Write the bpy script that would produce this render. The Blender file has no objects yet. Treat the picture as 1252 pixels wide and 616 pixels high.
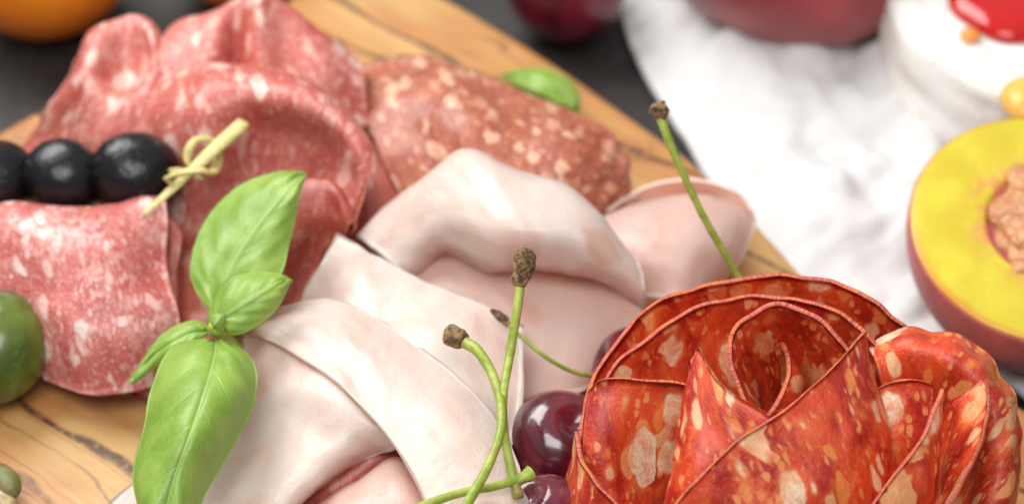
import bpy, bmesh, math, random
import numpy as np
from mathutils import Vector, Matrix, noise as mn
random.seed(7)
S = 0.01                      # everything below is laid out in centimetres
scn = bpy.context.scene
COL = scn.collection
# ------------------------------------------------------------------ camera
PITCH = math.radians(42); DIST = 60.0
Fv = Vector((0, math.cos(PITCH), -math.sin(PITCH)))
Rv = Vector((1, 0, 0)); Uv = Vector((0, math.sin(PITCH), math.cos(PITCH)))
CP = -Fv * DIST
FPX = 3000.0                  # focal length in photo pixels (photo is 1252 wide)
def P(px, py, z=0.0):
    d = Fv * FPX + Rv * (px - 626) + Uv * (308 - py)
    t = (z - CP.z) / d.z
    return CP + d * t
cd = bpy.data.cameras.new('camera'); cam = bpy.data.objects.new('camera', cd); COL.objects.link(cam)
cam.matrix_world = Matrix.Translation(CP * S) @ Matrix((( Rv.x, Uv.x, -Fv.x, 0), (Rv.y, Uv.y, -Fv.y, 0), (Rv.z, Uv.z, -Fv.z, 0), (0, 0, 0, 1)))
cd.sensor_width = 36; cd.lens = FPX / 1252 * 36; cd.clip_start = 0.01; cd.clip_end = 50
cd.dof.use_dof = True
cd.dof.focus_distance = (P(800, 480, 4.2) - CP).dot(Fv) * S
cd.dof.aperture_fstop = 10.0
scn.camera = cam
scn.view_settings.view_transform = 'Standard'; scn.view_settings.look = 'None'
scn.view_settings.exposure = 0.0; scn.view_settings.gamma = 1.0
# ------------------------------------------------------------------ nodes
class N:
    def __init__(s, name):
        s.m = bpy.data.materials.new(name); s.m.use_nodes = True
        s.t = s.m.node_tree; s.t.nodes.clear()
        s.out = s.t.nodes.new('ShaderNodeOutputMaterial')
    def put(s, sock, v):
        if hasattr(v, 'is_linked') or isinstance(v, bpy.types.NodeSocket): s.t.links.new(v, sock)
        elif isinstance(v, (tuple, list)):
            if len(sock.default_value) == 4 and len(v) == 3: v = (*v, 1)
            sock.default_value = v
        else: sock.default_value = v
    def n(s, typ, ins=None, **props):
        nd = s.t.nodes.new('ShaderNode' + typ)
        for k, v in props.items(): setattr(nd, k, v)
        for k, v in (ins or {}).items(): s.put(nd.inputs[k], v)
        return nd
    def uv(s): return s.n('TexCoord').outputs['UV']
    def obj(s): return s.vm('SCALE', s.n('TexCoord').outputs['Object'], sc=100.0)
    def vm(s, op, a, b=None, sc=None):
        nd = s.n('VectorMath', operation=op); s.put(nd.inputs[0], a)
        if b is not None: s.put(nd.inputs[1], b)
        if sc is not None: s.put(nd.inputs['Scale'], sc)
        return nd.outputs[0]
    def ma(s, op, a, b=None, c=None, clamp=False):
        nd = s.n('Math', operation=op, use_clamp=clamp); s.put(nd.inputs[0], a)
        if b is not None: s.put(nd.inputs[1], b)
        if c is not None: s.put(nd.inputs[2], c)
        return nd.outputs[0]
    def ss(s, x, a, b, lo=0.0, hi=1.0):
        nd = s.n('MapRange', {'Value': x, 'From Min': a, 'From Max': b, 'To Min': lo, 'To Max': hi}, interpolation_type='SMOOTHSTEP')
        return nd.outputs[0]
    def mix(s, f, a, b):
        nd = s.n('Mix', data_type='RGBA'); s.put(nd.inputs[0], f); s.put(nd.inputs[6], a); s.put(nd.inputs[7], b)
        return nd.outputs[2]
    def noise(s, v, scale, detail=3, rough=.5, dist=0.0, col=False):
        nd = s.n('TexNoise', {'Vector': v, 'Scale': scale, 'Detail': detail, 'Roughness': rough, 'Distortion': dist})
        return nd.outputs['Color' if col else 'Fac']
    def vor(s, v, scale, feature='F1', rnd=1.0):
        nd = s.n('TexVoronoi', {'Vector': v, 'Scale': scale, 'Randomness': rnd}, feature=feature)
        return nd
    def warp(s, v, scale, amt, detail=2):
        c = s.noise(v, scale, detail, col=True)
        return s.vm('ADD', v, s.vm('SCALE', s.vm('SUBTRACT', c, (.5, .5, .5)), sc=amt))
    def bump(s, h, strength=.3, dist=.0005, nrm=None):
        nd = s.n('Bump', {'Strength': strength, 'Distance': dist, 'Height': h})
        if nrm is not None: s.put(nd.inputs['Normal'], nrm)
        return nd.outputs[0]
    def done(s, **kw):
        b = s.t.nodes.new('ShaderNodeBsdfPrincipled')
        for k, v in kw.items():
            s.put(b.inputs[{'col': 'Base Color', 'rough': 'Roughness', 'sss': 'Subsurface Weight', 'rad': 'Subsurface Radius',
                            'sc': 'Subsurface Scale', 'spec': 'Specular IOR Level', 'coat': 'Coat Weight', 'crough': 'Coat Roughness',
                            'nrm': 'Normal', 'sheen': 'Sheen Weight', 'tint': 'Sheen Tint', 'trans': 'Transmission Weight', 'ior': 'IOR', 'srough':'Sheen Roughness'}[k]], v)
        s.t.links.new(b.outputs[0], s.out.inputs[0]); return s.m
    def add_translucent(s, col, f):
        b = s.out.inputs[0].links[0].from_socket
        t = s.n('BsdfTranslucent', {'Color': col}); mx = s.n('MixShader', {'Fac': f})
        s.t.links.new(b, mx.inputs[1]); s.t.links.new(t.outputs[0], mx.inputs[2]); s.t.links.new(mx.outputs[0], s.out.inputs[0])
        return s.m

def m_chorizo():
    a = N('chorizo_meat'); uv = a.uv()
    st = a.vm('MULTIPLY', uv, (1.0, .60, 1.0))
    w = a.warp(st, 1.1, .60, 1)
    w = a.warp(w, 3.6, .22, 2)
    def layer(vec, scale, lo, amp, soft):
        v = a.vor(vec, scale); r = a.n('SeparateColor', {'Color': v.outputs['Color']})
        th = a.ma('MULTIPLY', a.ss(r.outputs[0], lo, 1.0), amp)
        d = a.ma('SUBTRACT', th, v.outputs['Distance'])
        return a.ss(d, -.02, soft), r, a.ma('MULTIPLY', a.ss(d, -.16, .0), a.ss(r.outputs[0], lo, lo + .25))
    b1, r1, h1 = layer(w, 1.45, .28, .54, .08)
    b2, r2, h2 = layer(a.warp(a.vm('ADD', st, (7.3, 2.1, 0)), 2.4, .30, 1), 2.5, .15, .52, .12)
    b3, r3, h3 = layer(a.warp(a.vm('ADD', st, (1.3, 9.1, 0)), 5.0, .16, 1), 5.5, .20, .52, .22)
    n1 = a.noise(w, 1.1, 4, .6); n2 = a.noise(w, 6.0, 3, .6); n3 = a.noise(uv, 16, 3, .6)
    base = a.mix(a.ss(n1, .40, .60), (.44, .014, .009), (.74, .075, .018))
    base = a.mix(a.ss(n2, .50, .72, 0, .7), base, (.82, .19, .04))
    base = a.mix(a.ss(n3, .55, .72, 0, .45), base, (.34, .018, .010))
    fat1 = a.mix(a.ss(r1.outputs[1], .45, .9), (.94, .50, .22), (.98, .78, .56))
    fat1 = a.mix(a.ss(n2, .40, .66, 0, .6), fat1, (.86, .36, .13))
    fat2 = a.mix(a.ss(r2.outputs[1], .30, .85), (.86, .27, .06), (.94, .62, .36))
    c = a.mix(a.ma('MULTIPLY', b3, .75), base, (.92, .38, .13))
    c = a.mix(a.ma('MULTIPLY', h2, .25), c, (.78, .13, .03))
    c = a.mix(a.ma('MULTIPLY', b2, a.ss(n2, .30, .60, .70, .95)), c, fat2)
    c = a.mix(a.ma('MULTIPLY', h1, .45), c, (.84, .22, .05))
    c = a.mix(a.ma('MULTIPLY', b1, a.ss(n2, .30, .60, .95, .65)), c, fat1)
    h = a.ma('ADD', a.ma('MULTIPLY', b1, -.4), a.ma('MULTIPLY', a.noise(uv, 12, 4, .65), 1.3))
    return a.done(col=c, rough=a.ss(n2, .3, .7, .28, .48), sss=.3, rad=(1, .35, .15), sc=.002, spec=.5, coat=.25, crough=.2, nrm=a.bump(h, .45, .0006)) and a.add_translucent((.92, .24, .06), .14)
def m_chorizo_rim():
    a = N('chorizo_edge'); uv = a.uv()
    n = a.noise(uv, 14, 4, .7)
    c = a.mix(a.ss(n, .35, .65), (.50, .075, .045), (.62, .17, .11))
    c = a.mix(a.ss(a.noise(uv, 2.0, 2), .50, .60, 0, .8), c, (.70, .18, .05))
    return a.done(col=c, rough=.42, sss=.3, rad=(1, .4, .3), sc=.001, nrm=a.bump(a.noise(uv, 22, 3), .8, .0010))
def m_salami(name, base1, base2, fatc, fat2, scale=2.6, dens=.45, stretch=(1, .6, 1), coverage=0.0, soft=.20):
    a = N(name); uv = a.uv()
    st = a.vm('MULTIPLY', uv, stretch)
    w = a.warp(st, scale * .8, .9 / scale, 2); w = a.warp(w, scale * 3.2, .30 / scale, 2)
    def layer(vec, sc, lo, amp, sf):
        v = a.vor(vec, sc); r = a.n('SeparateColor', {'Color': v.outputs['Color']})
        th = a.ma('MULTIPLY', a.ss(r.outputs[0], lo, 1.0), amp)
        return a.ss(a.ma('SUBTRACT', th, v.outputs['Distance']), -.05, sf), r
    b1, r1 = layer(w, scale, .25, dens, soft)
    b2, r2 = layer(a.vm('ADD', w, (3.1, 7.7, 0)), scale * 2.3, .15, .55, .2)
    b3, r3 = layer(a.vm('ADD', w, (9.1, 1.7, 0)), scale * 5.5, .1, .6, .3)
    n1 = a.noise(w, .8 * scale / 2, 4, .6); n2 = a.noise(w, scale * 2.2, 4, .65)
    c = a.mix(a.ss(n1, .35, .65), base1, base2)
    c = a.mix(a.ss(n2, .50, .72, 0, .55), c, (base1[0] * .8, base1[1] * .6, base1[2] * .6))
    big = a.ss(a.noise(uv, .6, 2), .5 - coverage, .72 - coverage)
    c = a.mix(a.ma('MULTIPLY', b3, .50), c, fat2)
    c = a.mix(a.ma('MULTIPLY', b2, a.ss(n2, .62, .36, .35, .85)), c, fat2)
    c = a.mix(a.ma('MULTIPLY', big, a.ss(n2, .60, .38, .0, .65)), c, fat2)
    c = a.mix(a.ma('MULTIPLY', b1, a.ss(n2, .66, .40, .55, .95)), c, a.mix(a.ss(r1.outputs[2], .2, .9), fatc, fat2))
    h = a.ma('ADD', a.noise(uv, 8, 4, .65), a.ma('MULTIPLY', b1, .35))
    return a.done(col=c, rough=a.ss(n2, .3, .7, .26, .46), sss=.25, rad=(1, .35, .25), sc=.0015, coat=.35, crough=.2, nrm=a.bump(h, .55, .0010)) and a.add_translucent((.85, .30, .24), .07)
def m_salami_rim():
    a = N('salami_edge'); uv = a.uv()
    c = a.mix(a.noise(uv, 6, 3), (.55, .13, .09), (.72, .30, .20))
    return a.done(col=c, rough=.4, sss=.3, rad=(1, .4, .3), sc=.001)
def m_ham(name='ham_meat', pink=0.0):
    a = N(name); uv = a.uv()
    w = a.warp(uv, .5, 1.4); w2 = a.vm('MULTIPLY', w, (2.6, .8, 1))
    n1 = a.noise(w, .55, 4, .6); n2 = a.noise(w2, 1.2, 6, .65); n3 = a.noise(w, 6, 4, .65)
    c = a.mix(a.ss(n1, .38, .64), (.92, .74, .66), (.88, .61, .53))
    c = a.mix(a.ss(n2, .46, .66, 0, .60), c, (.90, .76, .68))
    c = a.mix(a.ss(a.noise(w2, 3.5, 4, .6), .54, .72, 0, .30), c, (.92, .82, .76))
    c = a.mix(a.ss(n3, .56, .70, 0, .2), c, (.84, .56, .48))
    v = a.vor(a.warp(uv, 1.2, .7), .55); rr = a.n('SeparateColor', {'Color': v.outputs['Color']})
    spot = a.ss(a.ma('SUBTRACT', a.ma('MULTIPLY', a.ss(rr.outputs[0], .5, 1), .32), v.outputs['Distance']), -.04, .12)
    c = a.mix(a.ma('MULTIPLY', spot, .55), c, (.62, .36, .25))
    if pink: c = a.mix(pink, c, (.72, .36, .31))
    h = a.ma('ADD', a.ma('MULTIPLY', n2, 1.3), a.ma('MULTIPLY', a.noise(uv, 9, 5, .65), .8))
    a.done(col=c, rough=a.ss(n3, .3, .7, .28, .46), sss=.5, rad=(1, .45, .30), sc=.004, coat=.35, crough=.2, nrm=a.bump(h, .24, .0012))
    return a.add_translucent((.95, .66, .50), .28)
def m_ham_rim():
    a = N('ham_edge')
    return a.done(col=(.86, .68, .60), rough=.4, sss=.4, rad=(1, .5, .35), sc=.002)
def m_leaf():
    a = N('basil_leaf'); uv = a.uv(); sx = a.n('SeparateXYZ', {'Vector': uv})
    u = a.ma('ABSOLUTE', sx.outputs[0]); v = sx.outputs[1]
    q = a.ma('SUBTRACT', v, a.ma('MULTIPLY', a.ma('POWER', u, 1.3), .30))
    q = a.ma('ADD', q, a.ma('MULTIPLY', a.ss(sx.outputs[0], -.02, .02), .06))
    tri = a.ma('ABSOLUTE', a.ma('SUBTRACT', a.ma('FRACT', a.ma('MULTIPLY', q, 6.5)), .5))
    side = a.ma('MULTIPLY', a.ss(tri, .44, .5), a.ss(u, .95, .2))
    mid = a.ss(u, .055, .012)
    vein = a.ma('MAXIMUM', mid, a.ma('MULTIPLY', side, .38))
    ob = a.obj(); n = a.noise(ob, 1.1, 3); nf = a.noise(ob, 9, 4, .6)
    fine = a.ss(a.vor(ob, 7, 'DISTANCE_TO_EDGE').outputs['Distance'], .06, .0)
    c = a.mix(a.ss(n, .35, .65), (.22, .38, .045), (.34, .50, .085))
    c = a.mix(a.ss(nf, .4, .7, 0, .4), c, (.30, .46, .08))
    c = a.mix(a.ma('MULTIPLY', fine, .15), c, (.30, .50, .10))
    c = a.mix(a.ma('MULTIPLY', vein, .4), c, (.50, .66, .26))
    h = a.ma('SUBTRACT', a.ma('MULTIPLY', nf, .5), vein)
    a.done(col=c, rough=a.ss(nf, .3, .7, .32, .5), spec=.5, coat=.12, crough=.3, nrm=a.bump(h, .28, .0010))
    return a.add_translucent((.40, .58, .06), .22)
def m_cherry():
    a = N('cherry_skin'); ob = a.obj()
    n = a.noise(ob, .9, 3); f = a.vor(ob, 11).outputs['Distance']
    c = a.mix(a.ss(n, .35, .68), (.065, .005, .014), (.19, .014, .030))
    c = a.mix(a.ss(f, .14, .02, 0, .35), c, (.22, .04, .06))
    return a.done(col=c, rough=a.ss(a.noise(ob, 5, 3), .3, .7, .14, .26), sss=.15, rad=(1, .2, .2), sc=.003, spec=.6, coat=.5, crough=.12, nrm=a.bump(a.noise(ob, 2.5, 3), .10, .0015))
def m_stem():
    a = N('cherry_stem_green'); ob = a.obj()
    n = a.noise(ob, 3.2, 4, .6)
    c = a.mix(a.ss(n, .38, .62), (.24, .32, .030), (.38, .44, .08))
    c = a.mix(a.ss(a.noise(ob, 1.6, 3), .56, .70, 0, .7), c, (.26, .15, .04))
    return a.done(col=c, rough=.42, spec=.5, sss=.1, rad=(.6, 1, .2), sc=.001, nrm=a.bump(a.noise(ob, 12, 3), .35, .0005))
def m_knob():
    a = N('stem_end_brown'); ob = a.obj()
    n = a.noise(ob, 8, 5, .7)
    c = a.mix(a.ss(n, .40, .60), (.10, .050, .022), (.44, .27, .12))
    return a.done(col=c, rough=.75, nrm=a.bump(n, .9, .0018))
def m_blackolive():
    a = N('black_olive_skin'); ob = a.obj()
    n = a.noise(ob, 1.6, 3)
    c = a.mix(n, (.003, .003, .004), (.007, .006, .008))
    return a.done(col=c, rough=a.ss(a.noise(ob, 6, 3), .3, .7, .17, .32), spec=.42, nrm=a.bump(a.noise(ob, 3.2, 4, .6), .28, .0014))
def m_greenolive():
    a = N('green_olive_skin'); ob = a.obj()
    n = a.noise(ob, 1.0, 3)
    c = a.mix(a.ss(n, .35, .65), (.055, .090, .008), (.12, .165, .018))
    c = a.mix(a.ss(a.noise(ob, 7, 3), .58, .7, 0, .2), c, (.24, .30, .07))
    return a.done(col=c, rough=.25, spec=.5, coat=.3, crough=.2, sss=.15, rad=(.8, 1, .2), sc=.002, nrm=a.bump(n, .15, .001))
def m_wood():
    a = N('olive_wood'); ob = a.obj()
    r = a.n('VectorRotate', {'Vector': ob, 'Angle': math.radians(40)}, rotation_type='Z_AXIS').outputs[0]
    lo = a.vm('MULTIPLY', r, (.30, 1.0, 1.0))
    w = a.warp(lo, .28, 4.2, 3)
    w = a.warp(w, 1.3, .55, 3)
    y = a.n('SeparateXYZ', {'Vector': w}).outputs[1]
    def rg(k, o):
        return a.ma('ABSOLUTE', a.ma('SUBTRACT', a.ma('FRACT', a.ma('ADD', a.ma('MULTIPLY', y, k), o)), .5))
    r1, r2 = rg(.55, .2), rg(1.7, .6)
    l1 = a.ma('MULTIPLY', a.ss(r1, .13, .02), a.ss(a.noise(lo, .35, 2), .30, .46))
    l2 = a.ma('MULTIPLY', a.ss(r2, .07, .0), a.ss(a.noise(lo, .6, 3), .42, .56))
    fine = a.noise(a.vm('MULTIPLY', r, (.5, 9, 9)), 1.2, 4, .6)
    wv = a.noise(w, .8, 4, .55); rough = a.noise(r, 4.5, 4, .65)
    c = a.mix(a.ss(wv, .32, .70), (.50, .25, .085), (.36, .145, .048))
    c = a.mix(a.ma('MULTIPLY', a.ss(r1, .5, .03), .40), c, (.56, .24, .075))
    c = a.mix(a.ss(fine, .48, .70, 0, .30), c, (.48, .22, .08))
    c = a.mix(a.ss(a.noise(w, .33, 2), .48, .66, 0, .7), c, (.56, .36, .135))
    kn = a.vor(a.warp(r, .5, 1.2), .26).outputs['Distance']
    knot = a.ma('MULTIPLY', a.ma('MULTIPLY', a.ss(kn, .20, .02), a.ss(rough, .40, .55)), .75)
    c = a.mix(a.ma('MULTIPLY', l2, .72), c, (.20, .09, .04))
    c = a.mix(a.ma('MULTIPLY', l1, a.ss(rough, .36, .55, .45, .92)), c, (.06, .028, .018))
    c = a.mix(knot, c, (.16, .075, .035))
    return a.done(col=c, rough=a.ss(fine, .3, .7, .38, .55), spec=.4, nrm=a.bump(fine, .12, .0004))
def m_table():
    a = N('dark_table'); ob = a.obj()
    g = a.noise(ob, .5, 6, .65); n = a.noise(ob, 5, 4, .6)
    c = a.mix(a.ss(g, .35, .66), (.010, .008, .007), (.028, .023, .021))
    c = a.mix(a.ss(n, .5, .7, 0, .5), c, (.065, .058, .055))
    return a.done(col=c, rough=.55, nrm=a.bump(a.ma('ADD', g, n), .4, .001))
def m_paper():
    a = N('parchment'); ob = a.obj()
    n = a.noise(ob, 3, 4)
    c = a.mix(n, (.70, .695, .69), (.75, .75, .745))
    a.done(col=c, rough=.6, spec=.3, nrm=a.bump(a.noise(a.warp(ob, .8, 1.5), 1.6, 4, .6), .22, .002))
    return a.add_translucent((.85, .84, .82), .15)
def m_flesh():
    a = N('peach_flesh'); ob = a.obj()
    n = a.noise(ob, 1.0, 4); sp = a.n('SeparateXYZ', {'Vector': ob})
    rr = a.ma('SQRT', a.ma('ADD', a.ma('POWER', sp.outputs[0], 2.0), a.ma('POWER', sp.outputs[1], 2.0)))
    c = a.mix(a.ss(n, .35, .65), (.66, .56, .040), (.60, .47, .025))
    c = a.mix(a.ss(rr, 3.32, 3.60), c, (.62, .26, .02))
    c = a.mix(a.ma('MULTIPLY', a.ss(rr, 2.5, 1.6), a.ss(a.noise(ob, 3.0, 3), .38, .6)), c, (.68, .26, .10))
    st = a.noise(a.vm('MULTIPLY', ob, (4, 4, .5)), 1.6, 4, .6)
    return a.done(col=c, rough=.28, sss=.35, rad=(1, .7, .12), sc=.003, coat=.35, crough=.2, nrm=a.bump(st, .3, .001))
def m_stone():
    a = N('peach_stone'); ob = a.obj()
    v = a.vor(a.warp(ob, 2.0, .5), 2.6, 'DISTANCE_TO_EDGE').outputs['Distance']; n = a.noise(ob, 5, 4, .65)
    c = a.mix(a.ss(v, .02, .16), (.50, .22, .10), (.60, .33, .15))
    c = a.mix(a.ss(n, .52, .66, 0, .8), c, (.48, .10, .05))
    h = a.ma('ADD', a.ss(v, 0, .25), n)
    return a.done(col=c, rough=.5, sss=.15, rad=(1, .4, .2), sc=.001, nrm=a.bump(h, .35, .0015))
def m_skin(name, c1, c2, c3, rough=.5, coat=0.0):
    a = N(name); ob = a.obj()
    n = a.noise(ob, .45, 3); f = a.noise(ob, 7, 4, .65)
    c = a.mix(a.ss(n, .36, .64), c1, c2)
    c = a.mix(a.ss(f, .55, .72, 0, .6), c, c3)
    return a.done(col=c, rough=rough, spec=.4, coat=coat, crough=.2, sheen=.25 if not coat else 0, tint=(1, .8, .8), nrm=a.bump(f, .2, .0008))
def m_rind():
    a = N('cheese_rind'); ob = a.obj()
    n = a.noise(ob, 1.5, 5, .6); f = a.noise(ob, 7, 4, .7)
    c = a.mix(a.ss(n, .42, .68), (.92, .91, .87), (.88, .86, .78))
    c = a.mix(a.ss(a.noise(ob, .9, 3), .60, .72, 0, .5), c, (.72, .60, .36))
    return a.done(col=c, rough=.75, sss=.2, rad=(1, .9, .7), sc=.002, nrm=a.bump(a.ma('ADD', n, f), .6, .0022))
def m_jam(name, col, tr):
    a = N(name); return a.done(col=col, rough=.08, trans=tr, ior=1.4, coat=.4, crough=.05, sss=.2, rad=(1, .2, .1), sc=.004)
def m_bamboo():
    a = N('bamboo'); ob = a.obj()
    st = a.noise(a.vm('MULTIPLY', ob, (1, 1, 1)), 8, 4, .6)
    c = a.mix(a.ss(st, .35, .65), (.66, .55, .24), (.50, .45, .13))
    return a.done(col=c, rough=.4, nrm=a.bump(st, .3, .0006))
def m_plain(name, c1, c2, scale=4, rough=.45):
    a = N(name); ob = a.obj(); n = a.noise(ob, scale, 4, .6)
    return a.done(col=a.mix(a.ss(n, .35, .65), c1, c2), rough=rough, nrm=a.bump(n, .3, .001))
M = dict(chorizo=m_chorizo(), chorizo_rim=m_chorizo_rim(),
    salami=m_salami('pink_salami', (.52, .095, .070), (.64, .18, .14), (.90, .65, .54), (.84, .50, .42), 2.2, .62, coverage=.0),
    salami_pale=m_salami('pale_salami', (.50, .095, .080), (.62, .17, .145), (.92, .72, .64), (.86, .55, .49), 3.0, .62, coverage=.06),
    salami_coarse=m_salami('coarse_salami', (.34, .075, .038), (.46, .12, .055), (.80, .48, .32), (.68, .31, .18), 2.7, .64, (1, .9, 1), -.1, .10),
    salami_red=m_salami('red_salami', (.34, .035, .022), (.48, .085, .045), (.66, .28, .18), (.55, .19, .12), 1.8, .35, coverage=-.1),
    salami_rim=m_salami_rim(), ham=m_ham(), ham_pink=m_ham('ham_meat_pink', .45), ham_rim=m_ham_rim(), leaf=m_leaf(), cherry=m_cherry(), stem=m_stem(), knob=m_knob(),
    black=m_blackolive(), green=m_greenolive(), wood=m_wood(), table=m_table(), paper=m_paper(), flesh=m_flesh(), stone=m_stone(),
    peach=m_skin('peach_skin', (.36, .055, .070), (.50, .09, .085), (.52, .22, .18)),
    nectarine=m_skin('nectarine_skin', (.26, .028, .035), (.36, .045, .05), (.34, .08, .07), .42),
    plum=m_skin('plum_skin', (.035, .004, .012), (.16, .010, .022), (.12, .03, .05), .25, .3),
    orange=m_skin('orange_peel', (.78, .20, .012), (.85, .27, .015), (.7, .16, .01), .4, .1),
    rind=m_rind(), jam=m_jam('red_jam', (.48, .006, .005), .0), amber=m_jam('amber_syrup', (.78, .28, .04), .0),
    golden=m_plain('golden_fruit', (.78, .48, .10), (.66, .36, .05), 2, .3), bamboo=m_bamboo(),
    shell=m_plain('nut_shell', (.62, .50, .26), (.30, .20, .08), 3, .5), kernel=m_plain('nut_kernel', (.12, .14, .03), (.22, .17, .07), 3, .5))
# ------------------------------------------------------------------ mesh helpers
def mesh_obj(name, verts, faces, mats, fmat=None, uvs=None, parent=None, smooth=True, matrix=None):
    me = bpy.data.meshes.new(name)
    V = [Vector(v) for v in verts]
    if matrix is None:
        c = sum(V, Vector()) / len(V); c.z = min(v.z for v in V)
        matrix = Matrix.Translation(c); V = [v - c for v in V]
    me.from_pydata([tuple(v * S) for v in V], [], faces)
    for m in (mats if isinstance(mats, (list, tuple)) else [mats]): me.materials.append(m)
    if fmat is not None: me.polygons.foreach_set('material_index', fmat)
    me.polygons.foreach_set('use_smooth', [smooth] * len(me.polygons))
    if uvs is not None:
        l = me.uv_layers.new(name='UVMap')
        li = np.empty(len(me.loops), dtype=np.int32); me.loops.foreach_get('vertex_index', li)
        l.data.foreach_set('uv', np.asarray(uvs, dtype=np.float32)[li].ravel())
    me.update()
    o = bpy.data.objects.new(name, me); COL.objects.link(o)
    mt = matrix.copy(); mt.translation = mt.translation * S
    if parent is not None:
        o.parent = parent; o.matrix_basis = parent_inv(parent) @ mt
    else: o.matrix_basis = mt
    return o
def parent_inv(p):
    m = p.matrix_basis.copy()
    q = p.parent
    while q is not None: m = q.matrix_basis @ m; q = q.parent
    return m.inverted()
def empty(name, loc):
    o = bpy.data.objects.new(name, None); COL.objects.link(o); o.empty_display_size = .01
    o.matrix_basis = Matrix.Translation(Vector(loc) * S); return o
def tag(o, label=None, cat=None, group=None, kind=None):
    if label: o['label'] = label
    if cat: o['category'] = cat
    if group: o['group'] = group
    if kind: o['kind'] = kind
    return o
def cr_weights(n, sub, closed=False):
    ts = np.linspace(0, n - 1, (n - 1) * sub + 1)
    W = np.zeros((len(ts), n))
    for i, t in enumerate(ts):
        k = min(int(t), n - 2); f = t - k
        w = [(-f**3 + 2*f*f - f) / 2, (3*f**3 - 5*f*f + 2) / 2, (-3*f**3 + 4*f*f + f) / 2, (f**3 - f*f) / 2]
        for j, wj in enumerate(w):
            q = k - 1 + j
            if q < 0: W[i, 0] += 2 * wj; W[i, 1] -= wj
            elif q > n - 1: W[i, n-1] += 2 * wj; W[i, n-2] -= wj
            else: W[i, q] += wj
    return W
def interp(G, sub):
    G = np.asarray(G, dtype=float)
    A = cr_weights(G.shape[0], sub); B = cr_weights(G.shape[1], sub)
    return np.einsum('ia,jb,abk->ijk', A, B, G)
def grid_normals(X):
    du = np.gradient(X, axis=0); dv = np.gradient(X, axis=1)
    n = np.cross(du, dv); l = np.linalg.norm(n, axis=2, keepdims=True); n = n / np.maximum(l, 1e-9)
    return n
def sheet(name, ctrl, thick, mats, sub=9, wav=.05, wfreq=.6, seed=0, parent=None, uvmode='cm', edge_wav=0.0, fine=0.02, disp=None, uvrot=False):
    G = [[list(P(*c)) for c in row] for row in ctrl]
    X = interp(G, sub)
    h, w = X.shape[:2]
    d0 = np.linalg.norm(np.diff(X, axis=0), axis=2).mean(1); d1 = np.linalg.norm(np.diff(X, axis=1), axis=2).mean(0)
    su = np.concatenate([[0], np.cumsum(d0)]); sv = np.concatenate([[0], np.cumsum(d1)])
    n = grid_normals(X)
    so = seed * 13.37 + 1.7
    for i in range(h):
        for j in range(w):
            a, b = su[i], sv[j]
            e = wav * mn.noise(Vector((a * wfreq + so, b * wfreq, so))) * 2 + fine * mn.noise(Vector((a * 2.2, b * 2.2 + so, 3.3))) * 2
            if disp is not None: e += disp(i / (h - 1), j / (w - 1))
            X[i, j] += n[i, j] * e
            if edge_wav:
                k = max(0, 1 - min(i, h - 1 - i) / 3.0)
                if k: X[i, j] += (X[max(i-1, 0), j] - X[min(i+1, h-1), j]) * k * edge_wav * mn.noise(Vector((b * 1.9 + so, i * 1.0, 9)))
    n = grid_normals(X)
    return solid(name, X, n, thick, mats, su, sv, seed, parent, uvmode, uvrot)
def solid(name, X, n, thick, mats, su, sv, seed, parent, uvmode='cm', uvrot=False):
    h, w = X.shape[:2]
    tk = np.full((h, w), thick / 2)
    top = X + n * tk[..., None]; bot = X - n * tk[..., None]
    verts = [*top.reshape(-1, 3), *bot.reshape(-1, 3)]
    if uvmode == 'cm':
        uu = [((sv[j] if not uvrot else su[i]) + seed * 5.1, (su[i] if not uvrot else sv[j]) + seed * 3.7) for i in range(h) for j in range(w)]
    else:
        uu = [(j / (w - 1) * 2 - 1, i / (h - 1)) for i in range(h) for j in range(w)]
    uvs = uu + uu
    f = []; fm = []
    I = lambda i, j: i * w + j
    O = h * w
    for i in range(h - 1):
        for j in range(w - 1):
            f.append((I(i, j), I(i+1, j), I(i+1, j+1), I(i, j+1))); fm.append(0)
            f.append((O+I(i, j), O+I(i, j+1), O+I(i+1, j+1), O+I(i+1, j))); fm.append(0)
    ring = [(0, j) for j in range(w)] + [(i, w-1) for i in range(1, h)] + [(h-1, j) for j in range(w-2, -1, -1)] + [(i, 0) for i in range(h-2, 0, -1)]
    mid0 = len(verts); cen = []
    for (i, j) in ring:
        ii = min(max(i, 1), h - 2); jj = min(max(j, 1), w - 2)
        out = X[i, j] - X[ii, jj]; l = np.linalg.norm(out); out = out / max(l, 1e-9)
        for s_ in (.55, 0, -.55):
            verts.append(X[i, j] + n[i, j] * thick * s_ * .86 + out * thick * (.16 if s_ == 0 else .10)); uvs.append(uu[I(i, j)])
    L = len(ring)
    for k in range(L):
        k2 = (k + 1) % L; a = I(*ring[k]); b = I(*ring[k2])
        m1, m2 = mid0 + 3*k, mid0 + 3*k2
        for q in ((b, a, m1, m2), (m2, m1, m1+1, m2+1), (m2+1, m1+1, m1+2, m2+2), (m2+2, m1+2, O+a, O+b)):
            f.append(q); fm.append(1)
    ml = mats if isinstance(mats, list) else [mats, mats]
    return mesh_obj(name, verts, f, ml, fm, uvs, parent)
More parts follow.
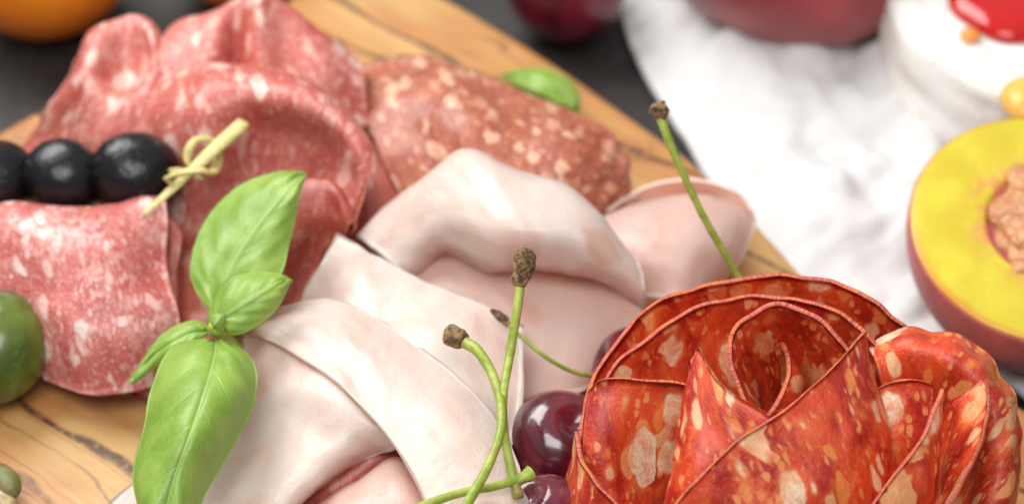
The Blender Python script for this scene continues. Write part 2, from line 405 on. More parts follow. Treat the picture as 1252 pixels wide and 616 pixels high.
def lathe_pts(prof, center, axis=(0, 0, 1), seg=64, deform=None):
    """prof: list of (r, h) from bottom pole to top pole"""
    ax = Vector(axis).normalized()
    q = Vector((0, 0, 1)).rotation_difference(ax).to_matrix()
    vs, fs = [], []
    for (r, hh) in prof:
        for k in range(seg):
            a = 2 * math.pi * k / seg
            v = Vector((r * math.cos(a), r * math.sin(a), hh))
            if deform: v = deform(v)
            vs.append(v)
    n = len(prof)
    for i in range(n - 1):
        for k in range(seg):
            k2 = (k + 1) % seg
            fs.append((i*seg+k, i*seg+k2, (i+1)*seg+k2, (i+1)*seg+k))
    fs.append(tuple(reversed(range(seg)))); fs.append(tuple((n-1)*seg + k for k in range(seg)))
    return vs, fs, Matrix.Translation(Vector(center)) @ q.to_4x4()
def lathe(name, prof, center, mat, axis=(0, 0, 1), seg=64, deform=None, parent=None):
    vs, fs, mt = lathe_pts(prof, center, axis, seg, deform)
    return mesh_obj(name, vs, fs, mat, parent=parent, matrix=mt)
def ball_prof(rx, rz, n=40, dim=0.0, dimw=.35, bot=0.0):
    out = []
    for i in range(n + 1):
        t = math.pi * i / n
        r = rx * math.sin(t); hh = -rz * math.cos(t)
        hh -= dim * math.exp(-(r / (rx * dimw)) ** 2) * (1 if t > math.pi / 2 else 0)
        hh += bot * math.exp(-(r / (rx * dimw)) ** 2) * (1 if t < math.pi / 2 else 0)
        out.append((max(r, .001), hh))
    return out
def lump(amt, fr=.6, off=0):
    def f(v):
        k = 1 + amt * mn.noise(Vector((v.x * fr + off, v.y * fr, v.z * fr)))
        return v * k
    return f
def tube(name, pts, radii, mat, parent=None, seg=14, sub=8, knurl=0.0, flat=1.0, up=None):
    if mat.name.startswith(('cherry_stem', 'stem_end')): radii = [r * .82 for r in radii]
    A = np.array([list(P(*p)) if up is None else list(p) for p in pts]); W = cr_weights(len(A), sub)
    C = W @ A; R = W @ np.array(radii)
    T = np.gradient(C, axis=0); T /= np.linalg.norm(T, axis=1, keepdims=True)
    ref = np.array([0.13, .2, .97]); ref /= np.linalg.norm(ref)
    vs, fs = [], []
    for i in range(len(C)):
        a = np.cross(T[i], ref); a /= max(np.linalg.norm(a), 1e-6); b = np.cross(a, T[i])
        for k in range(seg):
            g = 2 * math.pi * k / seg
            d = a * math.cos(g) + b * math.sin(g) * flat
            r = R[i]
            if knurl: r *= 1 + knurl * mn.noise(Vector((*(C[i] * 4 + d * 2.2),))) * 2
            vs.append(C[i] + d * r)
    n = len(C)
    for i in range(n - 1):
        for k in range(seg):
            k2 = (k+1) % seg; fs.append((i*seg+k, i*seg+k2, (i+1)*seg+k2, (i+1)*seg+k))
    fs.append(tuple(reversed(range(seg)))); fs.append(tuple((n-1)*seg+k for k in range(seg)))
    return mesh_obj(name, vs, fs, mat, parent=parent)
# ------------------------------------------------------------------ setting
TZ = -1.9
sz = 90
mesh_obj('table', [(-sz, -60, TZ), (sz, -60, TZ), (sz, 110, TZ), (-sz, 110, TZ), (-sz, -60, TZ-3), (sz, -60, TZ-3), (sz, 110, TZ-3), (-sz, 110, TZ-3)],
    [(0, 1, 2, 3), (7, 6, 5, 4), (0, 4, 5, 1), (1, 5, 6, 2), (2, 6, 7, 3), (3, 7, 4, 0)], M['table'], smooth=False)['kind'] = 'structure'
# board
bo = [(1400,600),(1252,488),(1130,425),(1060,385),(995,337),(950,288),(900,236),(850,190),(790,147),(720,97),(640,45),(565,0),(510,-30),(440,-50),(380,-30),(330,4),(250,30),(150,75),(50,125),(0,152),(-100,215),(-250,330),(-350,500),(-300,800),(100,1000),(700,1000),(1200,900),(1400,750)]
pts = [P(x, y, 0).to_2d() for x, y in bo]
sm = []
for i in range(len(pts)):
    p0, p1, p2, p3 = [pts[(i + k - 1) % len(pts)] for k in range(4)]
    for q in range(8):
        f = q / 8
        sm.append(p0 * ((-f**3 + 2*f*f - f) / 2) + p1 * ((3*f**3 - 5*f*f + 2) / 2) + p2 * ((-3*f**3 + 4*f*f + f) / 2) + p3 * ((f**3 - f*f) / 2))
L = len(sm)
nr = []
for i in range(L):
    t = (sm[(i+2) % L] - sm[(i-2) % L]).normalized(); nr.append(Vector((t.y, -t.x)))
area = sum(sm[i].x * sm[(i+1) % L].y - sm[(i+1) % L].x * sm[i].y for i in range(L))
sg = 1 if area > 0 else -1
rings = []
rb = .55
for k in range(7):
    a = math.pi / 2 * k / 6
    rings.append((rb * math.cos(a) - 0.0, -rb + rb * math.sin(a)))      # outward offset, z
prof = [(-.2, TZ + .05), (.35, TZ + .2)] + [(r, z) for r, z in rings]
vs, fs = [], []
for (off, z) in prof:
    for i in range(L):
        q = sm[i] + nr[i] * sg * (off - rb); vs.append(Vector((q.x, q.y, z)))
for r in range(len(prof) - 1):
    for i in range(L):
        i2 = (i + 1) % L; fs.append((r*L+i, r*L+i2, (r+1)*L+i2, (r+1)*L+i))
fs.append(tuple((len(prof)-1)*L + i for i in range(L))); fs.append(tuple(reversed(range(L))))
tag(mesh_obj('serving_board', vs, fs, M['wood']), 'olive wood serving board with dark swirling grain under the cold meats', 'serving board')
# ------------------------------------------------------------------ paper
def crumple(x, y):
    wx = x + 1.6 * mn.noise(Vector((x * .16, y * .16, 4))) + .35 * mn.noise(Vector((x * .7, y * .7, 1)))
    wy = y + 1.6 * mn.noise(Vector((x * .16, y * .16, 9))) + .35 * mn.noise(Vector((x * .7, y * .7, 6)))
    hgt = 0
    for (sc, am) in ((.16, 1.5), (.34, 1.1), (.75, .62), (1.5, .22)):
        d, p = mn.voronoi(Vector((wx * sc + 3, wy * sc * 1.2, .5 + sc)))
        k = mn.noise(Vector(p[0]) * 9.7)
        g = mn.noise(Vector(p[0]) * 5.3 + Vector((3, 3, 3)))
        q = Vector((wx * sc + 3, wy * sc * 1.2, 0)) - Vector((p[0][0], p[0][1], 0))
        hgt += am * (min(d[1] - d[0], .5) * .9 + (k * q.x + g * q.y) * .0)
        hgt += am * .35 * abs(mn.noise(Vector((wx * sc * 1.3, wy * sc * 1.3, 7)))) * 2
    return hgt * .72
pl = [(735,-130),(748,-50),(757,10),(775,68),(806,128),(838,178),(866,222),(925,300),(995,365),(1070,400),(1130,430),(1200,462),(1262,500),(1330,540)]
NV, NU = 90, 0
W = cr_weights(len(pl), 12)
E = W @ np.array([list(P(x, y, TZ + .25)) for x, y in pl])
rows = []
for j in range(150):
    d = (j / 149) ** 1.15 * 42
    row = []
    for i in range(len(E)):
        f = i / (len(E) - 1)
        ang = math.radians(35 + 8 * f)
        x = E[i, 0] + d * math.cos(ang) * 1.0; y = E[i, 1] + d * math.sin(ang)
        z = TZ + .12 + crumple(x, y) * min(1, .25 + d / 3.5)
        # keep it under the board rim where they meet
        row.append((x, y, z))
    rows.append(row)
X = np.array(rows); n = grid_normals(X)
pp = solid('parchment_paper', X, n, .03, [M['paper'], M['paper']], np.arange(X.shape[0]) * .3, np.arange(X.shape[1]) * .3, 0, None)
tag(pp, 'crumpled white parchment paper spread on the dark table beside the wooden board', 'paper')
# ------------------------------------------------------------------ ham
HG = 'folded slices of pale ham'
HM = [M['ham'], M['ham_rim']]
def ham(ctrl, label, seed, mats=HM, **k):
    o = sheet('ham_slice', ctrl, k.pop('thick', .075), mats, seed=seed, wav=k.pop('wav', .055), **k)
    return tag(o, label, 'ham', HG)
ham([[(515,345,1.6),(546,308,2.2),(600,330,2.3),(660,330,2.5),(720,340,2.4),(786,372,1.8)],
     [(493,336,2.2),(540,295,2.9),(602,317,3.1),(660,319,3.2),(722,326,3.1),(790,368,2.2)],
     [(468,313,2.4),(532,262,3.5),(600,272,4.1),(660,277,4.2),(722,292,3.8),(788,350,2.6)],
     [(438,290,2.1),(508,228,3.2),(569,186,4.1),(636,211,4.1),(712,240,3.8),(775,318,2.6)],
     [(445,298,1.2),(510,250,1.8),(570,210,2.1),(640,235,2.4),(705,262,2.2),(765,330,1.6)],
     [(478,348,.9),(520,330,1.1),(575,330,1.2),(640,330,1.3),(700,340,1.3),(758,365,1.0)]],
    'pale ham slice folded into a wide hood, in front of the coarse salami', 1, sub=11)
ham([[(493,340,1.7),(512,310,2.0),(550,297,2.1),(620,298,2.1),(700,310,2.0),(770,340,1.9)],
     [(503,362,1.7),(535,345,2.0),(575,345,2.1),(640,350,2.1),(712,360,2.1),(785,372,1.8)],
     [(540,410,1.5),(565,400,1.7),(600,400,1.8),(655,410,1.9),(718,410,1.9),(780,400,1.6)],
     [(570,480,1.2),(595,490,1.3),(625,495,1.4),(665,492,1.3),(712,478,1.3),(760,440,1.2)]],
    'pinker ham slice lying flat underneath the hood-shaped slice, behind the upright cherry stem', 2, mats=[M['ham_pink'], M['ham_rim']])
ham([[(742,256,.9),(790,229,1.2),(850,222,1.5),(900,234,1.6),(920,256,1.5)],
     [(740,262,.8),(790,246,.8),(850,240,.9),(898,250,1.3),(924,270,1.3)],
     [(736,268,1.4),(790,253,1.7),(848,243,1.8),(896,258,1.7),(922,282,1.3)],
     [(755,310,1.6),(800,300,1.8),(850,298,1.8),(885,303,1.5),(906,312,.9)],
     [(780,360,.9),(810,365,1.0),(840,368,1.0),(862,360,.8),(882,345,.4)]],
    'rounded end of a ham slice at the board edge, under the long back cherry stem', 3, mats=[M['ham_pink'], M['ham_rim']], wav=.06)
ham([[(413,286,2.6),(460,315,2.7),(520,345,2.7),(580,370,2.6),(640,398,2.4)],
     [(395,320,2.4),(440,345,2.8),(500,375,2.8),(575,405,2.8),(640,440,2.4)],
     [(378,350,1.9),(425,380,2.6),(480,410,2.8),(555,450,2.8),(638,490,2.3)],
     [(365,380,1.5),(410,410,2.3),(465,450,2.6),(540,500,2.8),(625,545,2.1)],
     [(360,400,1.0),(400,440,1.6),(450,490,2.2),(520,560,2.4),(602,630,2.0)]],
    'broad ham slice with a pointed upper corner, behind the bent cherry stem', 4)
ham([[(322,388,2.1),(352,374,2.35),(412,370,2.60),(486,406,2.80),(560,466,2.85),(620,536,2.7),(658,640,2.5)],
     [(316,396,2.4),(350,390,2.80),(408,402,2.96),(462,440,3.10),(530,500,3.15),(590,570,3.1),(626,664,2.9)],
     [(313,400,2.45),(348,408,2.92),(404,431,3.05),(450,468,3.15),(508,524,3.2),(556,594,3.15),(584,688,2.95)],
     [(312,404,2.35),(350,427,2.85),(404,461,2.98),(440,495,3.02),(482,544,3.05),(520,617,3.0),(535,700,2.85)]],
    'long folded band of ham slanting down from its tip beside the basil', 5)
ham([[(298,410,1.9),(335,412,2.5),(372,422,2.7),(416,452,2.7),(462,496,2.5)],
     [(292,460,1.6),(340,465,2.4),(390,478,2.8),(442,506,2.8),(488,540,2.4)],
     [(265,510,1.2),(320,515,1.9),(370,525,2.3),(425,540,2.4),(466,553,1.8)],
     [(205,560,.8),(280,565,1.5),(330,570,2.0),(385,577,2.2),(424,574,1.5)],
     [(135,612,.5),(220,620,1.2),(290,625,1.7),(345,622,1.9),(382,600,1.3)],
     [(100,680,.4),(200,690,1),(280,690,1.5),(330,670,1.7),(352,640,1.1)]],
    'cream ham slice spread under the large lower basil leaf', 6)
ham([[(345,668,.4),(386,622,.6),(432,594,.8),(476,563,1.1),(520,566,1.4)],
     [(352,668,1.0),(396,618,1.5),(440,588,1.8),(482,564,2.0),(520,584,2.0)],
     [(370,690,1.2),(415,640,1.9),(458,612,2.2),(498,600,2.3),(535,620,2.0)],
     [(380,740,1.0),(430,700,1.6),(470,680,1.9),(510,670,2.0),(540,680,1.8)]],
    'rolled ham slice at the lower frame edge, below the dark red gap', 7, mats=[M['ham_pink'], M['ham_rim']])
# ------------------------------------------------------------------ salami
SG = 'folded slices of salami'
def sal(ctrl, label, seed, mat='salami', **k):
    o = sheet('salami_slice', ctrl, k.pop('thick', .08), [M[mat], M['salami_rim']], seed=seed, wav=k.pop('wav', .12), edge_wav=k.pop('edge_wav', .35), **k)
    return tag(o, label, 'salami', SG)
sal([[(100,95,1.0),(120,70,1.3),(150,55,1.5),(178,60,1.5),(200,90,1.4)],
     [(92,72,2.2),(114,38,2.9),(150,19,3.3),(182,28,3.3),(203,62,2.8)],
     [(68,112,2.1),(104,84,3.1),(148,78,2.9),(185,72,3.2),(207,98,2.9)],
     [(48,150,1.3),(95,130,2.4),(140,130,2.6),(180,120,2.9),(208,132,2.5)],
     [(27,186,.3),(80,180,1.3),(130,185,1.8),(170,180,2.0),(207,180,1.7)],
     [(15,240,.1),(80,245,.3),(130,250,.5),(180,250,.7),(212,240,.8)]],
    'domed pink salami slice with a dimple, standing behind the black olives', 11, disp=lambda i, j: -.45 * math.exp(-((i - .42) / .09) ** 2 - ((j - .52) / .16) ** 2))
sal([[(195,100,1.6),(225,75,1.6),(262,60,1.7),(288,45,1.8),(318,35,1.8),(345,50,1.8),(390,75,1.6),(440,95,1.3)],
     [(193,72,2.7),(222,32,3.1),(264,16,3.4),(286,-3,3.8),(316,-14,4.0),(346,8,3.6),(392,42,3.1),(442,76,2.5)],
     [(185,112,2.7),(220,80,3.2),(262,66,3.4),(286,58,2.9),(314,48,3.7),(350,58,3.3),(400,84,2.9),(447,108,2.3)],
     [(190,160,1.7),(225,150,2.1),(263,130,2.3),(288,130,2.0),(320,130,2.5),(355,130,2.5),(405,138,2.1),(452,158,1.6)]],
    'tall pleated salami slice rising to the back rim of the board', 12)
sal([[(176,165,1.2),(200,130,1.8),(250,110,2.2),(320,112,2.3),(385,130,2.2),(430,165,2.2),(450,210,2.0)],
     [(170,150,2.1),(195,102,3.0),(250,79,3.4),(320,83,3.5),(385,105,3.4),(436,148,3.2),(457,198,2.8)],
     [(168,165,2.2),(200,130,3.3),(255,108,4.0),(320,115,4.1),(385,132,4.1),(430,166,3.8),(452,212,3.1)],
     [(165,200,1.8),(205,180,2.7),(260,162,3.4),(320,160,3.1),(375,170,2.8),(414,198,2.9),(444,236,2.9)],
     [(165,240,1.3),(210,230,1.9),(260,225,2.2),(320,215,2.0),(368,212,1.9),(402,228,2.3),(434,262,2.5)],
     [(170,300,.6),(210,300,.9),(260,290,1.2),(320,270,1.4),(365,258,1.5),(398,262,1.9),(426,286,2.1)],
     [(190,380,.3),(230,380,.4),(280,370,.5),(330,340,.7),(365,320,.9),(390,310,1.1),(410,305,1.2)]],
    'large central salami slice curled into a hollow with a bright rim, behind the knotted pick', 13, edge_wav=.1)
sal([[(426,86,1.6),(500,69,1.9),(575,88,2.1),(640,112,2.1),(705,138,2.0),(748,165,1.8),(770,202,1.4)],
     [(440,130,1.8),(510,115,2.3),(580,130,2.5),(645,150,2.4),(700,170,2.3),(742,190,1.8),(773,222,1.2)],
     [(465,190,1.5),(520,170,2.0),(580,180,2.3),(640,195,2.2),(695,210,2.1),(732,222,1.7),(762,248,.9)],
     [(495,245,1.1),(540,235,1.5),(600,240,1.6),(650,250,1.6),(690,255,1.5),(725,258,1.2),(745,262,.7)]],
    'broad brownish coarse salami slice with round fat flecks, in front of the lone basil leaf', 14, mat='salami_coarse', edge_wav=.9,
    disp=lambda i, j: .10 * math.sin(j * 60 + i * 5) * max(0, (j - .72) / .28))
sal([[(405,150,1.0),(445,150,1.2),(480,180,1.1),(515,230,.9)],
     [(405,200,1.1),(450,205,1.3),(480,230,1.2),(510,260,.9)],
     [(400,260,1.0),(440,260,1.1),(475,275,1.1),(505,300,.9)],
     [(390,320,.6),(430,320,.7),(470,330,.7),(510,340,.6)]],
    'dark red salami slice in the shaded gap between the hooded ham and the central salami', 15, mat='salami_red')
sal([[(356,262,1.9),(375,240,2.1),(398,242,2.1),(412,258,2.0),(420,280,1.8)],
     [(350,240,2.7),(371,217,3.0),(398,219,3.1),(417,240,3.0),(427,272,2.6)],
     [(345,290,2.2),(365,270,2.5),(390,260,2.7),(410,262,2.7),(423,284,2.4)],
     [(335,340,1.5),(355,330,1.6),(378,315,1.8),(400,303,2.0),(416,296,2.0)],
     [(325,390,.7),(345,388,.8),(365,378,1.0),(385,345,1.4),(405,315,1.6)]],
    'small orange-red salami fold between the upper basil leaf and the ham peak', 16, mat='salami_red', edge_wav=.15)
sal([[(-25,300,1.2),(25,292,1.2),(85,290,1.2),(145,288,1.2),(198,285,1.2)],
     [(-26,266,2.3),(25,253,2.6),(85,250,2.7),(145,250,2.7),(200,251,2.5)],
     [(-20,310,2.3),(30,300,2.7),(90,300,2.9),(150,300,2.8),(205,302,2.3)],
     [(-5,360,1.7),(40,360,2.2),(95,365,2.5),(155,365,2.4),(212,370,1.8)],
     [(20,415,1.0),(55,420,1.5),(100,425,1.8),(155,425,1.7),(213,425,1.1)],
     [(50,455,.4),(68,470,.6),(110,481,.8),(160,479,.8),(212,466,.5)]],
    'pale marbled salami slice folded over in front of the black olives, beside the green olive', 17, mat='salami_pale', edge_wav=.1, wav=.16)
sal([[(190,256,1.9),(208,260,2.1),(223,288,1.9)], [(190,330,1.5),(210,330,1.8),(216,340,1.6)],
     [(180,420,.9),(208,430,1.1),(218,425,.9)], [(150,482,.3),(185,485,.35),(216,468,.4)]],
    'narrow salami edge showing along the right side of the pale folded slice', 18, mat='salami', wav=.04)
sal([[(330,560,1.0),(400,540,1.4),(470,520,1.6),(520,530,1.4)], [(340,605,1.0),(400,590,1.3),(470,562,1.5),(520,570,1.3)],
     [(330,660,.5),(400,640,.6),(470,620,.6),(520,620,.6)]],
    'dark red slice glimpsed in the slit between two lower ham slices', 19, mat='salami_red')
sal([[(195,290,1.0),(235,285,1.1),(275,300,1.0)], [(200,345,1.1),(240,340,1.2),(280,345,1.1)], [(205,400,.8),(245,400,.9),(285,400,.9)],[(170,470,.15),(230,450,.3),(280,440,.4)]],
    'dark red salami slice low behind the basil, right of the pale folded slice', 20, mat='salami_red')
# ------------------------------------------------------------------ black olives on a pick
OG = 'black olives on the bamboo pick'
for (x, y, rx, rz, z, ax, lab) in [(165,214,1.06,1.0,2.55,(1,.1,.05),'shiny black olive nearest the knot of the bamboo pick'),
        (78,217,.95,.98,2.45,(1,-.1,.1),'middle one of the three black olives on the pick'),
        (-6,220,.98,1.0,2.35,(1,.15,0),'black olive cut by the left frame edge')]:
    o = lathe('black_olive', ball_prof(rx * .97, rx * 1.04, 40, .12, .2, .12), P(x, y, z), M['black'], ax, deform=lump(.07, .9, x))
    tag(o, lab, 'olive', OG)
pk = tag(empty('bamboo_pick', P(235, 205, 3.2)), 'knotted bamboo pick threaded through the black olives', 'cocktail pick')
tube('stick', [(-60,222,2.35),(80,216,2.5),(165,212,2.6),(222,208,3.1)], [.06, .07, .08, .08], M['bamboo'], pk, flat=.8)
tube('tail', [(174,263,3.0),(205,236,3.3),(235,208,3.6),(262,182,3.75),(298,150,3.9)], [.07, .13, .15, .20, .20], M['bamboo'], pk, flat=.45)
tube('knot', [(212,226,3.4),(205,218,3.6),(222,211,3.85),(246,208,3.9),(258,212,3.6),(266,200,3.3),(264,180,3.5),(255,170,3.8),(240,171,3.9),(231,182,3.8),(230,196,3.6),(240,214,3.3),(248,220,3.3)],
     [.07, .11, .13, .13, .13, .13, .13, .12, .11, .11, .11, .1, .08], M['bamboo'], pk, flat=.55)
# green olive + nut
tag(lathe('green_olive', ball_prof(1.12, 1.35, 40, .05, .2, .05), P(-2, 424, 1.2), M['green'], (.15, .8, .35), deform=lump(.04, .7, 3)),
    'glossy green olive at the left edge, on the bare wood', 'olive')
nu = tag(empty('pistachio_nut', P(2, 572, .5)), 'small split nut in its shell lying on bare wood in the lower left corner', 'nut')
lathe('shell', ball_prof(.52, .85, 24), P(-8, 606, .45), M['shell'], (.5, -.7, .3), deform=lambda v: Vector((v.x * (.9 if v.x > 0 else .75), v.y * .8, v.z)), parent=nu)
lathe('kernel', ball_prof(.36, .72, 24), P(2, 588, .66), M['kernel'], (.5, -.7, .3), parent=nu)
# ------------------------------------------------------------------ basil
def leaf(name, rows, parent=None, seed=0, cup=.12, puck=.03):
    """rows: (left edge, midrib, right edge) along the leaf; quarter points bulge"""
    ctrl = []
    for (l, m, r, zm, zl, zr) in rows:
        a = (l[0], l[1], zl); c = (m[0], m[1], zm); b = (r[0], r[1], zr)
        q1 = ((a[0]+c[0])/2, (a[1]+c[1])/2, (a[2]+c[2])/2 + cup); q2 = ((b[0]+c[0])/2, (b[1]+c[1])/2, (b[2]+c[2])/2 + cup)
        ctrl.append([a, q1, c, q2, b])
    def d(i, j):
        u = abs(j * 2 - 1); q = i - .30 * u ** 1.3
        e = -.045 * math.exp(-(u / .06) ** 2)
        return e + puck * (abs(math.sin(q * 6.5 * math.pi)) - .5) * min(1, u * 4) * min(1, (1 - u) * 4 + .1)
    return sheet(name, ctrl, .035, M['leaf'], sub=10, wav=.04, seed=seed, parent=parent, uvmode='leaf', disp=d, fine=.01)
bs = tag(empty('basil_sprig', P(262, 400, 3.0)), 'fresh green basil sprig with broad glossy leaves lying between salami and ham', 'basil')
leaf('leaf', [((260,384),(264,386),(268,386),3.0,3.0,3.0), ((238,352),(272,358),(305,362),3.2,3.1,3.2), ((233,318),(282,326),(342,338),3.5,3.3,3.4),
     ((250,268),(310,282),(354,298),3.9,3.5,3.6), ((290,228),(340,246),(363,262),4.2,3.9,3.9), ((338,209),(360,222),(369,232),4.3,4.2,4.2), ((372,210),(374,212),(376,214),4.2,4.2,4.2)], bs, 31)
leaf('leaf', [((256,396),(258,398),(262,402),3.2,3.2,3.2), ((262,368),(275,388),(292,408),3.5,3.4,3.3), ((282,340),(302,370),(322,392),3.8,3.8,3.4),
     ((318,331),(332,352),(342,372),3.9,3.8,3.6), ((345,337),(350,342),(352,348),3.8,3.8,3.7), ((355,343),(356,344),(356,345),3.7,3.7,3.7)], bs, 32, cup=.08)
leaf('leaf', [((256,400),(256,404),(256,408),3.1,3.1,3.1), ((236,392),(232,406),(240,420),3.2,3.1,3.1), ((208,402),(208,418),(218,434),3.1,3.0,3.0),
     ((184,425),(188,434),(196,443),2.8,2.8,2.7), ((166,455),(168,458),(171,460),2.5,2.5,2.5), ((159,467),(160,468),(161,468),2.4,2.4,2.4)], bs, 33, cup=.06, puck=.02)
leaf('leaf', [((248,416),(262,414),(280,416),3.2,3.1,3.1), ((208,428),(262,432),(308,440),3.7,3.2,3.3), ((186,470),(250,478),(313,482),4.0,3.1,3.2),
     ((178,520),(232,530),(292,530),3.9,3.0,2.9), ((163,572),(212,585),(258,590),3.4,2.8,2.6), ((172,625),(200,635),(235,640),2.9,2.6,2.5), ((192,668),(196,670),(202,670),2.5,2.5,2.5)], bs, 34, cup=.22)
tube('stem', [(292,426,2.6),(276,412,3.0),(264,402,3.45),(256,398,3.5)], [.12, .17, .20, .14], M['stem'], bs)
leaf('leaf', [((258,402),(262,404),(266,408),3.4,3.4,3.4), ((252,392),(262,398),(272,404),3.7,3.5,3.5), ((258,384),(268,390),(277,396),3.8,3.7,3.6), ((272,382),(274,383),(276,385),3.8,3.8,3.8)], bs, 36, cup=.04, puck=.0)
bl = leaf('basil_leaf', [((612,90),(613,92),(614,94),.7,.7,.7), ((640,84),(640,96),(638,112),1.0,.9,.8), ((672,86),(668,104),(660,125),1.15,1.0,.8),
     ((698,100),(690,116),(678,132),1.0,.95,.8), ((710,120),(702,130),(692,137),.8,.8,.6), ((708,137),(706,138),(704,139),.5,.5,.5)], None, 35, puck=.01)
tag(bl, 'single green basil leaf tucked behind the coarse brown salami slice', 'basil')
# ------------------------------------------------------------------ cherries
CG = 'dark red cherries by the rose'
def cherry(c, r, ax, label, stem=None, radii=None, knob=None, kr=None, cell=0):
    t = tag(empty('cherry', P(*c)), label, 'cherry', CG)
    lathe('fruit', ball_prof(r, r * .95, 44, .30, .28, .05), P(*c), M['cherry'], ax, 72, lump(.035, .5, c[0]), t)
    if stem: tube('stem', stem, radii, M['stem'], t, knurl=.05)
    if knob: tube('stem_end', knob, kr, M['knob'], t, knurl=.28, seg=18, sub=7)
    return t
cherry((684,546,1.6), 1.22, (.3, -.2, 1), 'glossy dark cherry between the ham and the left side of the meat rose')
cherry((668,640,2.0), 1.05, (-.5, .1, 1), 'cherry low at the frame edge carrying the tall upright stem',
    [(637,340,5.3),(632,380,4.9),(624,430,4.3),(616,478,4.1),(615,515,3.8),(622,560,3.5),(634,608,3.15)], [.125, .12, .12, .11, .115, .12, .14],
    [(635,350,5.2),(637,338,5.35),(640,325,5.5),(643,312,5.65),(645,306,5.7)], [.15, .22, .25, .26, .14])
cherry((774,452,1.6), .98, (-.9, .1, .4), 'cherry half hidden behind the rose, its thin stem pointing up left',
    [(616,391,3.0),(640,414,2.8),(670,438,2.5),(700,454,2.1),(728,460,1.8)], [.065, .06, .06, .06, .07],
    [(622,397,2.95),(615,390,3.0),(608,384,3.1),(600,379,3.2)], [.08, .12, .11, .05])
st = tag(empty('cherry_stalk', P(590, 520, 3)), 'bent green cherry stem with a round brown end, crossing the upright stem', 'cherry stem', 'loose cherry stalks')
tube('stem', [(566,417,4.0),(585,430,4.1),(603,460,4.0),(613,498,4.1),(610,535,4.05),(594,575,3.95),(571,616,3.85),(550,660,3.7)], [.16, .145, .13, .12, .115, .12, .13, .13], M['stem'], st, knurl=.05)
tube('stem_end', [(570,419,4.0),(565,416,4.02),(557,412,4.05),(548,409,4.05),(544,408,4.05)], [.14, .23, .26, .25, .17], M['knob'], st, knurl=.14, seg=20)
tag(tube('cherry_stalk', [(505,622,3.45),(560,603,3.45),(605,594,3.4),(634,585,3.35),(644,581,3.35),(649,578,3.35)], [.11, .11, .11, .12, .17, .20], M['stem'], knurl=.06),
    'short green cherry stem lying across the bottom with a flared tip', 'cherry stem', 'loose cherry stalks')
cherry((925,405,1.05), 1.0, (-.2, .1, 1), 'cherry behind the rose whose long stem leans over the board edge',
    [(807,140,6.0),(815,165,5.7),(832,205,5.1),(855,255,4.3),(880,300,3.5),(906,345,2.6),(925,385,1.9)], [.15, .12, .105, .10, .10, .10, .11],
    [(809,146,5.9),(807,138,6.05),(804,130,6.15),(802,126,6.2)], [.16, .22, .24, .15])
# ------------------------------------------------------------------ chorizo rose
rose = tag(empty('salami_rose', P(960, 660, 0)), 'large rose rolled from orange-red coarse sausage slices with speckled fat', 'meat rose')
CM = [M['chorizo'], M['chorizo_rim']]
def petal(ctrl, seed, **k):
    return sheet('slice', ctrl, k.pop('thick', .095), CM, seed=seed, wav=k.pop('wav', .07), parent=rose, sub=k.pop('sub', 9), edge_wav=.25, fine=.03, **k)
petal([[(702,590,3.1),(712,512,3.8),(737,442,4.2),(792,377,4.4),(860,349,4.5),(935,338,4.6),(1010,342,4.6),(1065,366,4.5),(1105,404,4.0)],
       [(730,640,1.9),(745,570,2.4),(772,500,2.9),(820,440,3.1),(880,402,3.3),(940,390,3.3),(1000,392,3.3),(1050,415,3.1),(1090,450,2.7)],
       [(770,690,.4),(800,650,.6),(830,600,1),(860,560,1.3),(900,520,1.4),(940,510,1.4),(990,510,1.4),(1030,520,1.3),(1060,540,1)]], 41)
petal([[(738,470,4.0),(760,438,4.3),(800,405,4.5),(850,377,4.7),(905,362,4.8),(960,362,4.8),(1010,375,4.8),(1055,402,4.6),(1085,432,4.2)],
       [(772,520,3.0),(790,490,3.2),(820,460,3.3),(860,438,3.5),(905,420,3.5),(955,415,3.5),(1000,425,3.5),(1040,445,3.3),(1065,470,3.0)],
       [(830,620,1),(840,600,1.1),(860,580,1.3),(885,560,1.5),(920,545,1.6),(950,540,1.6),(990,545,1.6),(1020,555,1.4),(1040,570,1.1)]], 42)
petal([[(720,478,4.2),(738,463,4.5),(780,464,4.5),(820,464,4.4),(852,472,4.3)],
       [(713,545,3.5),(740,545,3.6),(780,540,3.4),(820,535,3.2),(838,535,3.1)],
       [(725,640,2.2),(755,650,2.1),(785,650,1.8),(805,650,1.5),(820,650,1.4)]], 43)
petal([[(706,528,3.7),(714,558,3.9),(730,588,3.9),(752,614,3.8),(785,655,3.6)],
       [(697,568,3.0),(706,600,3.1),(718,630,3.1),(735,655,3.0),(760,690,2.9)],
       [(680,640,1.4),(690,670,1.4),(705,690,1.4),(720,710,1.4),(750,730,1.4)]], 44)
petal([[(846,462,4.8),(857,427,5.2),(868,446,5.2),(893,478,5.1),(948,510,4.9)],
       [(836,515,4.2),(850,500,4.6),(868,515,4.6),(895,535,4.5),(935,560,4.2)],
       [(822,580,3.5),(840,580,3.9),(865,590,3.9),(890,600,3.8),(920,620,3.6)],
       [(800,660,2.6),(825,670,2.7),(850,680,2.7),(880,680,2.6),(910,680,2.5)]], 45)
